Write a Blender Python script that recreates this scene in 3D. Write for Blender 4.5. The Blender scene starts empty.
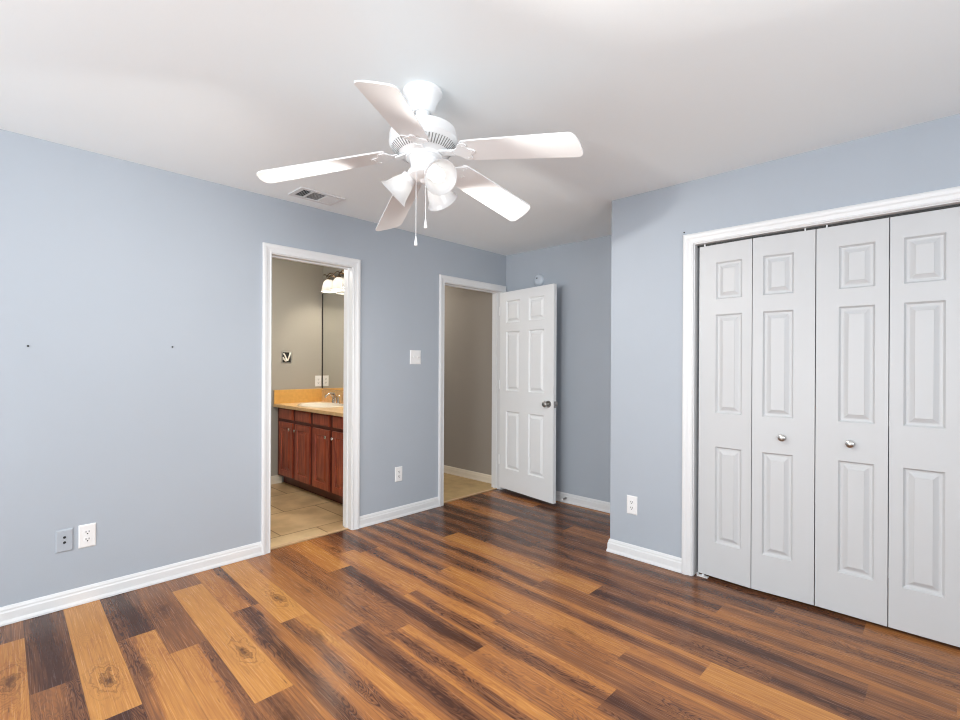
import bpy, bmesh, math, random
from math import sin, cos, pi, radians, hypot, atan2
from mathutils import Vector, Matrix

random.seed(7)
SC = bpy.context.scene
COL = SC.collection

# ------------------------------------------------------------------ camera
cam = bpy.data.cameras.new('camera')
cam_o = bpy.data.objects.new('camera', cam)
COL.objects.link(cam_o)
cam.sensor_width = 36.0
cam.lens = 490.2 / 960 * 36.0
cam.shift_y = 4.75 / 960
cam.clip_start = 0.02
cam_o.matrix_world = (Matrix.Translation((0, 0, 1.2944)) @ Matrix.Rotation(0.7641, 4, 'Z')
                      @ Matrix.Rotation(-0.0049, 4, 'Y') @ Matrix.Rotation(pi / 2, 4, 'X'))
SC.camera = cam_o

# ------------------------------------------------------------------ world, light, exposure
world = bpy.data.worlds.new('world')
SC.world = world
world.use_nodes = True
world.node_tree.nodes['Background'].inputs[0].default_value = (0.75, 0.85, 1.0, 1)
world.node_tree.nodes['Background'].inputs[1].default_value = 1.0
SC.view_settings.view_transform = 'Standard'
SC.view_settings.look = 'None'
SC.view_settings.gamma = 1.0
SC.view_settings.use_curve_mapping = False
SC.view_settings.exposure = -0.06
SC.cycles.filter_width = 1.1

def area_light(name, loc, rot, sx, sy, power, color):
    l = bpy.data.lights.new(name, 'AREA')
    l.shape = 'RECTANGLE'; l.size = sx; l.size_y = sy
    l.energy = power; l.color = color
    o = bpy.data.objects.new(name, l)
    o.location = loc; o.rotation_euler = rot
    COL.objects.link(o)
    return o
# rear window daylight; the right-wall window and its light are added fill
# sky light, and added upward-tilted fills that brighten the ceiling
LC = (0.95, 0.98, 1.0)
area_light('window_daylight', (-0.95, -2.53, 1.45), (radians(92), 0, 0), 2.6, 1.2, 8, LC)
area_light('window_ceiling_fill', (-0.95, -2.52, 1.30), (radians(117), 0, 0), 2.6, 0.8, 125, LC)
area_light('side_window_fill', (1.43, 0.2, 1.45), (radians(104), 0, radians(90)), 2.2, 1.2, 8, LC)
area_light('side_ceiling_fill', (1.42, 0.2, 1.35), (radians(122), 0, radians(90)), 2.2, 0.9, 48, LC)
# unseen point lights added to brighten the hall and the bathroom
def point_light(name, loc, power, color, r=0.08):
    l = bpy.data.lights.new(name, 'POINT'); l.energy = power; l.color = color; l.shadow_soft_size = r
    o = bpy.data.objects.new(name, l); o.location = loc; COL.objects.link(o); return o
point_light('hall_fill', (-5.2, 3.4, 2.2), 26, (1.0, 0.92, 0.82))
point_light('bathroom_fill', (-4.35, 1.55, 2.30), 20, (1.0, 0.95, 0.88))
BULB = 2.6
SPOT = 58.0         # watts leaving the mouth of each fan shade          # strength of the fan's bulbs
VAN = 240.0           # strength of the bathroom bulbs

# ------------------------------------------------------------------ materials
def s2l(c):
    return tuple(((x / 255) / 12.92 if x / 255 <= 0.04045 else ((x / 255 + 0.055) / 1.055) ** 2.4) for x in c)

def mat(name, col, rough=0.5, metal=0.0, spec=0.5, bump=None, var=0.0, varscale=3.0):
    m = bpy.data.materials.new(name); m.use_nodes = True
    nt = m.node_tree; b = nt.nodes['Principled BSDF']
    b.inputs['Base Color'].default_value = (*col, 1)
    b.inputs['Roughness'].default_value = rough
    b.inputs['Metallic'].default_value = metal
    b.inputs['Specular IOR Level'].default_value = spec
    tc = nt.nodes.new('ShaderNodeTexCoord')
    if var:
        n = nt.nodes.new('ShaderNodeTexNoise'); n.inputs['Scale'].default_value = varscale
        n.inputs['Detail'].default_value = 3
        nt.links.new(tc.outputs['Object'], n.inputs['Vector'])
        r = nt.nodes.new('ShaderNodeValToRGB')
        r.color_ramp.elements[0].position = 0.3; r.color_ramp.elements[1].position = 0.7
        r.color_ramp.elements[0].color = (*[c * (1 - var) for c in col], 1)
        r.color_ramp.elements[1].color = (*[min(1, c * (1 + var)) for c in col], 1)
        nt.links.new(n.outputs['Fac'], r.inputs['Fac'])
        nt.links.new(r.outputs['Color'], b.inputs['Base Color'])
    if bump:
        n2 = nt.nodes.new('ShaderNodeTexNoise'); n2.inputs['Scale'].default_value = bump[0]
        n2.inputs['Detail'].default_value = 2
        nt.links.new(tc.outputs['Object'], n2.inputs['Vector'])
        bp = nt.nodes.new('ShaderNodeBump'); bp.inputs['Strength'].default_value = bump[1]
        bp.inputs['Distance'].default_value = 0.002
        nt.links.new(n2.outputs['Fac'], bp.inputs['Height'])
        nt.links.new(bp.outputs['Normal'], b.inputs['Normal'])
    return m

M_wall = mat('blue_wall_paint', (0.408, 0.449, 0.500), 0.75, spec=0.25, bump=(180, 0.10), var=0.02, varscale=1.3)
M_ceil = mat('ceiling_paint', (0.88, 0.925, 0.94), 0.9, spec=0.1, bump=(140, 0.15))
M_taupe = mat('taupe_wall_paint', (0.37, 0.352, 0.312), 0.6, spec=0.3, bump=(180, 0.1))
M_hallp = mat('hall_wall_paint', (0.34, 0.305, 0.265), 0.7, spec=0.2, bump=(180, 0.1))
M_white = mat('white_trim_paint', (0.73, 0.738, 0.745), 0.35, spec=0.4)
M_door = mat('door_white_dimmed', (0.555, 0.565, 0.575), 0.42, spec=0.35, bump=(300, 0.05))  # closet door white, dimmed in colour for the weaker light there
M_hdoor = mat('door_white_lit', (0.80, 0.815, 0.82), 0.42, spec=0.35, bump=(300, 0.05))  # same door white lightened, so the colour carries the alcove door's light
M_cream = mat('cream_trim_paint', (0.74, 0.66, 0.54), 0.45)
M_fan = mat('white_fan_enamel', (0.86, 0.87, 0.875), 0.35, spec=0.5)
M_plate = mat('white_plate_plastic', (0.82, 0.82, 0.82), 0.35)
M_dark = mat('dark_slot', (0.012, 0.012, 0.013), 0.6)
M_nickel = mat('brushed_nickel', (0.42, 0.41, 0.39), 0.28, metal=1.0)
M_chrome = mat('chrome', (0.75, 0.75, 0.75), 0.12, metal=1.0)
M_steel = mat('steel', (0.55, 0.55, 0.55), 0.35, metal=1.0)
M_carpet = mat('hall_vinyl', s2l((190, 162, 118)), 0.7, var=0.12, varscale=9, spec=0.2)
M_counter = mat('tan_laminate', s2l((222, 186, 138)), 0.3, var=0.10, varscale=26)
M_splash = mat('tan_splash_laminate', s2l((214, 166, 92)), 0.3, var=0.06, varscale=26)
M_sink = mat('cream_porcelain', (0.86, 0.80, 0.70), 0.12)
M_gapshade = mat('track_gap_shade', (0.02, 0.02, 0.02), 0.5, metal=0.0)  # near-black: shade of the gap over the leaves put into the track colour
M_backing = mat('vent_shadow_box', (0.03, 0.03, 0.03), 0.8)
M_thresh = mat('oak_threshold', s2l((205, 170, 130)), 0.45, var=0.1, varscale=20)
M_strip = mat('brown_edge_strip', s2l((96, 60, 38)), 0.5)
M_window = mat('window_frame_vinyl', (0.85, 0.85, 0.85), 0.4)

def mirror_mat():
    m = mat('mirror_silver', (0.86, 0.87, 0.86), 0.01, metal=1.0)
    return m
M_mirror = mirror_mat()

def emit_mat(name, col, strength):
    m = bpy.data.materials.new(name); m.use_nodes = True
    nt = m.node_tree; nt.nodes.clear()
    e = nt.nodes.new('ShaderNodeEmission'); o = nt.nodes.new('ShaderNodeOutputMaterial')
    e.inputs[0].default_value = (*col, 1); e.inputs[1].default_value = strength
    nt.links.new(e.outputs[0], o.inputs[0])
    return m
M_bulb = emit_mat('lit_bulb', (1.0, 0.97, 0.92), BULB)
M_vbulb = emit_mat('lit_bathroom_bulb', (1.0, 0.90, 0.74), VAN)

def glass_shade(name, tr=0.10, al=0.55):
    m = bpy.data.materials.new(name); m.use_nodes = True
    nt = m.node_tree; nt.nodes.clear()
    d = nt.nodes.new('ShaderNodeBsdfDiffuse'); t = nt.nodes.new('ShaderNodeBsdfTranslucent')
    g = nt.nodes.new('ShaderNodeBsdfGlossy'); g.inputs['Roughness'].default_value = 0.25
    d.inputs[0].default_value = (al, al, al, 1); t.inputs[0].default_value = (al, al, al, 1)
    mx = nt.nodes.new('ShaderNodeMixShader'); mx.inputs[0].default_value = tr
    mx2 = nt.nodes.new('ShaderNodeMixShader'); mx2.inputs[0].default_value = 0.06
    o = nt.nodes.new('ShaderNodeOutputMaterial')
    nt.links.new(d.outputs[0], mx.inputs[1]); nt.links.new(t.outputs[0], mx.inputs[2])
    nt.links.new(mx.outputs[0], mx2.inputs[1]); nt.links.new(g.outputs[0], mx2.inputs[2])
    nt.links.new(mx2.outputs[0], o.inputs[0])
    return m
M_shade = glass_shade('frosted_glass', 0.62, 0.88)
M_vshade = glass_shade('frosted_bathroom_glass', 0.5, 0.85)

def cherry():
    m = bpy.data.materials.new('cherry_wood'); m.use_nodes = True
    nt = m.node_tree; b = nt.nodes['Principled BSDF']
    tc = nt.nodes.new('ShaderNodeTexCoord'); mp = nt.nodes.new('ShaderNodeMapping')
    mp.inputs['Scale'].default_value = (18, 18, 1.6)
    n = nt.nodes.new('ShaderNodeTexNoise'); n.inputs['Scale'].default_value = 3; n.inputs['Detail'].default_value = 5
    r = nt.nodes.new('ShaderNodeValToRGB')
    r.color_ramp.elements[0].position = 0.3; r.color_ramp.elements[1].position = 0.72
    r.color_ramp.elements[0].color = (*s2l((130, 56, 40)), 1); r.color_ramp.elements[1].color = (*s2l((184, 94, 66)), 1)
    nt.links.new(tc.outputs['Object'], mp.inputs[0]); nt.links.new(mp.outputs[0], n.inputs['Vector'])
    nt.links.new(n.outputs['Fac'], r.inputs['Fac']); nt.links.new(r.outputs['Color'], b.inputs['Base Color'])
    b.inputs['Roughness'].default_value = 0.3
    return m
M_cherry = cherry()
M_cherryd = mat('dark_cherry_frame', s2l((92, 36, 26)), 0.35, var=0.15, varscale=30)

def tile_mat():
    m = bpy.data.materials.new('beige_floor_tile'); m.use_nodes = True
    nt = m.node_tree; b = nt.nodes['Principled BSDF']
    tc = nt.nodes.new('ShaderNodeTexCoord'); mp = nt.nodes.new('ShaderNodeMapping')
    mp.inputs['Rotation'].default_value = (0, 0, radians(90)); mp.inputs['Location'].default_value = (0.20, -0.375, 0)
    br = nt.nodes.new('ShaderNodeTexBrick')
    br.inputs['Scale'].default_value = 1.0; br.inputs['Brick Width'].default_value = 0.57
    br.inputs['Row Height'].default_value = 0.57; br.inputs['Mortar Size'].default_value = 0.006
    br.inputs['Color1'].default_value = (*s2l((224, 196, 152)), 1); br.inputs['Color2'].default_value = (*s2l((208, 176, 132)), 1)
    br.inputs['Mortar'].default_value = (*s2l((150, 116, 78)), 1)
    n = nt.nodes.new('ShaderNodeTexNoise'); n.inputs['Scale'].default_value = 5; n.inputs['Detail'].default_value = 6
    r = nt.nodes.new('ShaderNodeValToRGB')
    r.color_ramp.elements[0].position = 0.35; r.color_ramp.elements[1].position = 0.65
    r.color_ramp.elements[0].color = (0.72, 0.68, 0.62, 1); r.color_ramp.elements[1].color = (1, 1, 1, 1)
    mx = nt.nodes.new('ShaderNodeMix'); mx.data_type = 'RGBA'; mx.blend_type = 'MULTIPLY'; mx.inputs[0].default_value = 1
    nt.links.new(tc.outputs['Object'], mp.inputs[0]); nt.links.new(mp.outputs[0], br.inputs[0])
    nt.links.new(tc.outputs['Object'], n.inputs['Vector']); nt.links.new(n.outputs['Fac'], r.inputs['Fac'])
    nt.links.new(br.outputs['Color'], mx.inputs[6]); nt.links.new(r.outputs['Color'], mx.inputs[7])
    nt.links.new(mx.outputs[2], b.inputs['Base Color'])
    b.inputs['Roughness'].default_value = 0.35
    return m
M_tile = tile_mat()

def wood_floor_mat():
    """Laminate planks. UV: u metres along a plank, v 0..1 across.  Corner attribute 'plank': tone, strength of the
    dark heartwood band, where the band lies across the plank, random."""
    m = bpy.data.materials.new('laminate_planks'); m.use_nodes = True
    nt = m.node_tree; L = nt.links; b = nt.nodes['Principled BSDF']
    def N(t, **kw):
        n = nt.nodes.new(t)
        for k, v in kw.items(): setattr(n, k, v)
        return n
    def math_(op, a, c=None, clamp=False):
        n = N('ShaderNodeMath', operation=op, use_clamp=clamp)
        for i, x in enumerate((a, c)):
            if x is None: continue
            if isinstance(x, (int, float)): n.inputs[i].default_value = x
            else: L.new(x, n.inputs[i])
        return n.outputs[0]
    def maprange(x, a, c, lo=0.0, hi=1.0, smooth=True):
        n = N('ShaderNodeMapRange')
        if smooth: n.interpolation_type = 'SMOOTHSTEP'
        n.inputs['From Min'].default_value = a; n.inputs['From Max'].default_value = c
        n.inputs['To Min'].default_value = lo; n.inputs['To Max'].default_value = hi
        L.new(x, n.inputs['Value']); return n.outputs['Result']
    uv = N('ShaderNodeUVMap', uv_map='plank_uv')
    at = N('ShaderNodeAttribute', attribute_name='plank')
    sx = N('ShaderNodeSeparateXYZ'); L.new(uv.outputs[0], sx.inputs[0])
    sc = N('ShaderNodeSeparateColor'); L.new(at.outputs['Color'], sc.inputs[0])
    u, v = sx.outputs[0], sx.outputs[1]
    tone, heart, hc, rnd = sc.outputs[0], sc.outputs[1], sc.outputs[2], at.outputs['Alpha']
    def coords(su, sv, off):
        c = N('ShaderNodeCombineXYZ')
        L.new(math_('ADD', math_('MULTIPLY', u, su), math_('MULTIPLY', rnd, 43.0)), c.inputs[0])
        L.new(math_('ADD', math_('MULTIPLY', v, sv), math_('MULTIPLY', rnd, 91.0)), c.inputs[1])
        c.inputs[2].default_value = off
        return c.outputs[0]
    def noise(vec, scale, detail=3, dist=0.0, rough=0.5):
        n = N('ShaderNodeTexNoise'); n.inputs['Scale'].default_value = scale; n.inputs['Detail'].default_value = detail
        n.inputs['Distortion'].default_value = dist; n.inputs['Roughness'].default_value = rough
        L.new(vec, n.inputs['Vector']); return n.outputs['Fac']
    # slow wander of the heartwood edges along the plank
    wander = noise(coords(1.3, 0.4, 0.0), 1.0, 3, 0.2)
    wander2 = noise(coords(4.0, 9.0, 5.0), 1.0, 4, 0.3)
    vv = math_('ADD', v, math_('ADD', math_('MULTIPLY', math_('SUBTRACT', wander, 0.5), 0.75), math_('MULTIPLY', math_('SUBTRACT', wander2, 0.5), 0.45)))
    dist = math_('ABSOLUTE', math_('SUBTRACT', vv, hc))
    band = math_('MULTIPLY', maprange(dist, 0.06, 0.40, 1.0, 0.0), heart)
    # cathedral figure: contour lines of a stretched, distorted field
    fld = noise(coords(1.25, 0.95, 3.0), 2.4, 2, 0.8)
    rings = math_('SINE', math_('MULTIPLY', fld, 120.0))
    rings = math_('MULTIPLY', maprange(rings, -0.1, 1.0), maprange(noise(coords(0.9, 0.6, 31.0), 1.6, 1), 0.40, 0.56))
    fine = noise(coords(2.2, 20.0, 8.0), 2.0, 6, 0.25, 0.65)
    fine2 = noise(coords(2.0, 9.0, 11.0), 2.0, 4, 0.4, 0.6)
    # base colour by tone
    ramp = N('ShaderNodeValToRGB'); e = ramp.color_ramp.elements
    e[0].position = 0.0; e[0].color = (*s2l((72, 45, 35)), 1)
    e[1].position = 1.0; e[1].color = (*s2l((196, 138, 74)), 1)
    k = ramp.color_ramp.elements.new(0.35); k.color = (*s2l((128, 84, 56)), 1)
    k = ramp.color_ramp.elements.new(0.68); k.color = (*s2l((168, 110, 62)), 1)
    t = math_('ADD', tone, math_('MULTIPLY', math_('SUBTRACT', fine2, 0.5), 0.75))
    t = math_('ADD', t, math_('MULTIPLY', math_('SUBTRACT', fine, 0.5), 0.55))
    t = math_('SUBTRACT', t, math_('MULTIPLY', band, 0.50))
    ringamt = math_('ADD', math_('MULTIPLY', band, 0.20), math_('MULTIPLY', math_('SUBTRACT', 1.0, tone), 0.22))
    t = math_('SUBTRACT', t, math_('MULTIPLY', rings, math_('ADD', ringamt, 0.10)), True)
    L.new(t, ramp.inputs['Fac'])
    # knots and cracks: sparse dark spots drawn out along the grain
    vo = N('ShaderNodeTexVoronoi'); vo.inputs['Scale'].default_value = 1.0
    warp = N('ShaderNodeVectorMath', operation='ADD')
    nz = N('ShaderNodeTexNoise'); nz.inputs['Scale'].default_value = 6.0; L.new(coords(1.0, 1.0, 2.0), nz.inputs['Vector'])
    wsc = N('ShaderNodeVectorMath', operation='SCALE'); wsc.inputs['Scale'].default_value = 0.18
    L.new(nz.outputs['Color'], wsc.inputs[0])
    L.new(coords(2.4, 1.1, 1.0), warp.inputs[0]); L.new(wsc.outputs[0], warp.inputs[1])
    L.new(warp.outputs[0], vo.inputs['Vector'])
    knot = maprange(vo.outputs['Distance'], 0.03, 0.11, 0.75, 0.0)
    gate = maprange(noise(coords(1.1, 0.6, 21.0), 1.0, 1), 0.50, 0.58)
    knot = math_('MULTIPLY', knot, gate)
    mx = N('ShaderNodeMix', data_type='RGBA'); L.new(knot, mx.inputs[0]); L.new(ramp.outputs['Color'], mx.inputs[6])
    mx.inputs[7].default_value = (*s2l((58, 36, 28)), 1)
    # one knot per plank: dark eye, warped rings round it, drawn out along the grain
    ak = N('ShaderNodeAttribute', attribute_name='knot'); sk = N('ShaderNodeSeparateColor'); L.new(ak.outputs['Color'], sk.inputs[0])
    w1 = math_('SUBTRACT', noise(coords(9.0, 2.6, 51.0), 1.0, 5, 0.5, 0.6), 0.5); w2 = math_('SUBTRACT', noise(coords(9.0, 2.6, 57.0), 1.0, 5, 0.5, 0.6), 0.5)
    kx = math_('ADD', math_('DIVIDE', math_('SUBTRACT', u, math_('MULTIPLY', sk.outputs[0], 2.0)), 0.115), math_('MULTIPLY', w1, 2.4))
    ky = math_('ADD', math_('DIVIDE', math_('SUBTRACT', v, sk.outputs[1]), 0.24), math_('MULTIPLY', w2, 2.2))
    kd = math_('SQRT', math_('ADD', math_('MULTIPLY', kx, kx), math_('MULTIPLY', ky, ky)))
    eye = maprange(kd, 0.10, 0.75, 0.9, 0.0)
    krings = math_('MULTIPLY', maprange(math_('SINE', math_('MULTIPLY', kd, 13.0)), 0.1, 1.0), maprange(kd, 0.3, 2.2, 0.62, 0.0))
    kdark = math_('MULTIPLY', math_('MAXIMUM', eye, krings), sk.outputs[2])
    mxk = N('ShaderNodeMix', data_type='RGBA'); L.new(kdark, mxk.inputs[0]); L.new(mx.outputs[2], mxk.inputs[6])
    mxk.inputs[7].default_value = (*s2l((74, 44, 30)), 1)
    mx = mxk
    # short dark cracks along the grain
    crk = maprange(noise(coords(3.2, 15.0, 41.0), 1.0, 2, 0.6), 0.70, 0.76, 0.0, 0.75)
    mxc = N('ShaderNodeMix', data_type='RGBA'); L.new(crk, mxc.inputs[0]); L.new(mx.outputs[2], mxc.inputs[6])
    mxc.inputs[7].default_value = (*s2l((62, 40, 32)), 1)
    mx = mxc
    # thin dark joints at the plank edges
    edge = math_('MINIMUM', v, math_('SUBTRACT', 1.0, v))
    seam = maprange(edge, 0.0, 0.014, 0.45, 0.0)
    mx2 = N('ShaderNodeMix', data_type='RGBA'); L.new(seam, mx2.inputs[0]); L.new(mx.outputs[2], mx2.inputs[6])
    mx2.inputs[7].default_value = (*s2l((50, 30, 22)), 1)
    L.new(mx2.outputs[2], b.inputs['Base Color'])
    rr = maprange(fine, 0.3, 0.7, 0.20, 0.30, False)
    L.new(rr, b.inputs['Roughness'])
    b.inputs['Specular IOR Level'].default_value = 0.28
    bp = N('ShaderNodeBump'); bp.inputs['Strength'].default_value = 0.12; bp.inputs['Distance'].default_value = 0.001
    L.new(fine, bp.inputs['Height']); L.new(bp.outputs['Normal'], b.inputs['Normal'])
    return m
M_floor = wood_floor_mat()

# ------------------------------------------------------------------ helpers
class MB:
    """collects shapes; build() links them as one mesh object"""
    def __init__(s): s.bm = bmesh.new(); s.T = Matrix.Identity(4)
    def v(s, p): return s.bm.verts.new(s.T @ Vector(p))
    def face(s, pts, mi=0):
        f = s.bm.faces.new([s.v(p) for p in pts]); f.material_index = mi; return f
    def box(s, x0, x1, y0, y1, z0, z1, mi=0, bevel=0.0):
        vs = [s.v(p) for p in ((x0,y0,z0),(x1,y0,z0),(x1,y1,z0),(x0,y1,z0),(x0,y0,z1),(x1,y0,z1),(x1,y1,z1),(x0,y1,z1))]
        fs = []
        for q in ((0,3,2,1),(4,5,6,7),(0,1,5,4),(1,2,6,5),(2,3,7,6),(3,0,4,7)):
            f = s.bm.faces.new([vs[i] for i in q]); f.material_index = mi; fs.append(f)
        if bevel:
            ed = list({e for f in fs for e in f.edges})
            bmesh.ops.bevel(s.bm, geom=ed, offset=bevel, segments=2, profile=0.6, affect='EDGES')
        return s
    def loops(s, rings, closed=True, cap0=True, cap1=True, mi=0):
        R = [[s.v(p) for p in r] for r in rings]
        n = len(R[0])
        for a, c in zip(R[:-1], R[1:]):
            for i in range(n if closed else n - 1):
                j = (i + 1) % n
                f = s.bm.faces.new((a[i], a[j], c[j], c[i])); f.material_index = mi
        if cap0 and closed: s.bm.faces.new(list(reversed(R[0]))).material_index = mi
        if cap1 and closed: s.bm.faces.new(R[-1]).material_index = mi
        return s
    def lathe(s, prof, n=32, M=None, cap0=True, cap1=True, mi=0):
        """prof: list of (radius, height) along local z"""
        M = M or Matrix.Identity(4)
        rings = [[M @ Vector((r * cos(2*pi*i/n), r * sin(2*pi*i/n), h)) for i in range(n)] for r, h in prof]
        return s.loops(rings, True, cap0, cap1, mi)
    def tube(s, pts, r, n=10, mi=0):
        pts = [Vector(p) for p in pts]; rings = []
        up = Vector((0, 0, 1))
        for i, p in enumerate(pts):
            d = (pts[min(i+1, len(pts)-1)] - pts[max(i-1, 0)]).normalized()
            a = d.cross(up if abs(d.z) < 0.9 else Vector((1, 0, 0))).normalized(); c = d.cross(a)
            rr = r[i] if isinstance(r, (list, tuple)) else r
            rings.append([p + rr * (cos(2*pi*k/n) * a + sin(2*pi*k/n) * c) for k in range(n)])
        return s.loops(rings, True, True, True, mi)
    def sphere(s, c, r, n=16, sc=(1, 1, 1), mi=0):
        c = Vector(c); m = n // 2
        rings = []
        for j in range(1, m):
            th = pi * j / m
            rings.append([c + Vector((r*sc[0]*sin(th)*cos(2*pi*i/n), r*sc[1]*sin(th)*sin(2*pi*i/n), -r*sc[2]*cos(th))) for i in range(n)])
        R = [[s.v(p) for p in rg] for rg in rings]
        b0 = s.v(c + Vector((0, 0, -r*sc[2]))); b1 = s.v(c + Vector((0, 0, r*sc[2])))
        for a, d in zip(R[:-1], R[1:]):
            for i in range(n):
                s.bm.faces.new((a[i], a[(i+1) % n], d[(i+1) % n], d[i])).material_index = mi
        for i in range(n):
            s.bm.faces.new((b0, R[0][(i+1) % n], R[0][i])).material_index = mi
            s.bm.faces.new((b1, R[-1][i], R[-1][(i+1) % n])).material_index = mi
        return s
    def build(s, name, mats, parent=None, smooth=False, loc=(0, 0, 0), normals=True, rotz=0):
        if normals: bmesh.ops.recalc_face_normals(s.bm, faces=s.bm.faces)
        me = bpy.data.meshes.new(name); s.bm.to_mesh(me); s.bm.free()
        for m in (mats if isinstance(mats, (list, tuple)) else [mats]): me.materials.append(m)
        if smooth:
            me.polygons.foreach_set('use_smooth', [True] * len(me.polygons))
            try: me.set_sharp_from_angle(angle=radians(38))
            except Exception: pass
        o = bpy.data.objects.new(name, me); COL.objects.link(o)
        o.location = loc; o.rotation_euler = (0, 0, rotz)
        if parent: o.parent = parent
        return o

def tag(o, label=None, cat=None, group=None, kind=None):
    if label: o['label'] = label
    if cat: o['category'] = cat
    if group: o['group'] = group
    if kind: o['kind'] = kind
    return o

def thing(name, label, cat, loc=(0, 0, 0), rotz=0, group=None):
    o = bpy.data.objects.new(name, None); COL.objects.link(o)
    o.empty_display_size = 0.05
    o.location = loc; o.rotation_euler = (0, 0, rotz)
    return tag(o, label, cat, group)

def struct(o, label, cat): return tag(o, label, cat, kind='structure')

# ------------------------------------------------------------------ room numbers (metres, camera stands at x=y=0)
XL, YC, YB, H = -3.367, 3.0936, 3.903, 2.44      # left wall, closet wall, alcove wall, ceiling
XR, YF = 1.5, -2.6                                # right wall, wall behind the camera
WT = 0.12
XRET = -1.7023                                    # outer face of the alcove's return wall
D1 = (1.441, 2.070); D2 = (3.034, 3.826); DH = 2.050; JT = .014     # openings in the left wall
CX = (-1.137, 0.090); CH = 2.042                  # closet opening
XB, YM = -5.25, 2.84                              # bathroom end wall, bathroom mirror wall
YH = 3.95                                         # hall wall

# floor of planks ---------------------------------------------------
SL, PW, Y0 = 0.034, 0.1532, 0.347
ROWS = {  # per row, going away from the left wall: (tone, heart strength, heart place), x of the joint, next plank ...
 -3: [(.45,.3,.5)], 
 -2: [(.35,.2,.5), -3.136, (.85,.15,.5)],
 -1: [(.16,.5,.5), -2.578, (.46,.35,.9)],
 0: [(.92,.0,.5), -2.209, (.25,.6,.5)],
 1: [(.22,.5,.5), -2.785, (.86,1.0,.15), -1.75, (.8,.6,.4)],
 2: [(.40,.1,.5), -2.502, (.84,1.0,.92), -1.5, (.5,.4,.5)],
 3: [(.40,.1,.5), -3.172, (.94,.05,.5), -1.905, (.45,.5,.4)],
 4: [(.74,.95,.95), -2.688, (.62,1.0,.45), -1.45, (.8,.3,.6)],
 5: [(.92,.0,.5), -2.406, (.82,1.0,.30), -1.2, (.6,.5,.4)],
 6: [(.60,.15,.6), -2.111, (.50,.8,.5), -0.9, (.7,.4,.5)],
 7: [(.50,.2,.3), -1.941, (.80,1.0,.35), -0.75, (.6,.4,.5)],
 8: [(.84,.2,.2), -2.776, (.46,.9,.62), -1.543, (.66,.3,.3), -0.4, (.7,.6,.4)],
 9: [(.60,.5,.8), -3.0, (.80,.4,.1), -2.204, (.78,1.0,.40), -0.957, (.30,.5,.5)],
 10: [(.26,.4,.5), -2.917, (.74,1.0,.55), -1.657, (.50,.3,.3), -0.5, (.75,.4,.5)],
 11: [(.62,.9,.5), -2.308, (.78,.5,.05), -1.054, (.72,1.0,.4)],
 12: [(.56,.8,.4), -1.99, (.74,1.0,.45), -0.747, (.86,.1,.5)],
 13: [(.66,1.0,.3), -1.757, (.46,.4,.4), -0.53, (.42,.7,.5)],
 14: [(.24,.4,.5), -2.736, (.84,.25,.9), -1.469, (.36,.7,.4), -0.234, (.45,.3,.5)],
 15: [(.30,.4,.4), -2.45, (.40,.5,.4), -1.188, (.60,.6,.5), 0.024, (.7,.3,.5)],
 16: [(.28,.5,.4), -2.15, (.42,.5,.4), -0.88, (.66,.6,.6)],
 17: [(.30,.4,.5), -1.9, (.36,.5,.5), -0.664, (.55,.5,.5)],
 18: [(.76,.3,.9), -2.634, (.36,.4,.5), -1.4, (.40,.5,.5), -0.3, (.66,.2,.5)],
 19: [(.24,.5,.5), -2.182, (.62,.2,.5), -0.9, (.4,.5,.5)],
 20: [(.28,.4,.5), -2.5, (.34,.4,.5)],
 21: [(.68,.2,.4), -2.738, (.30,.4,.5)],
 22: [(.30,.4,.5)],
}
KNOTS = {(0, 0): (-2.49, .50, 1.0), (3, 1): (-2.30, .58, 1.0), (5, 0): (-2.68, .62, .9), (-2, 1): (-2.75, .65, .9), (-1, 0): (-2.95, .45, .9),
         (1, 0): (-3.0, .55, .7), (1, 1): (-2.45, .30, .8), (14, 1): (-1.90, .72, .7)}
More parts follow.
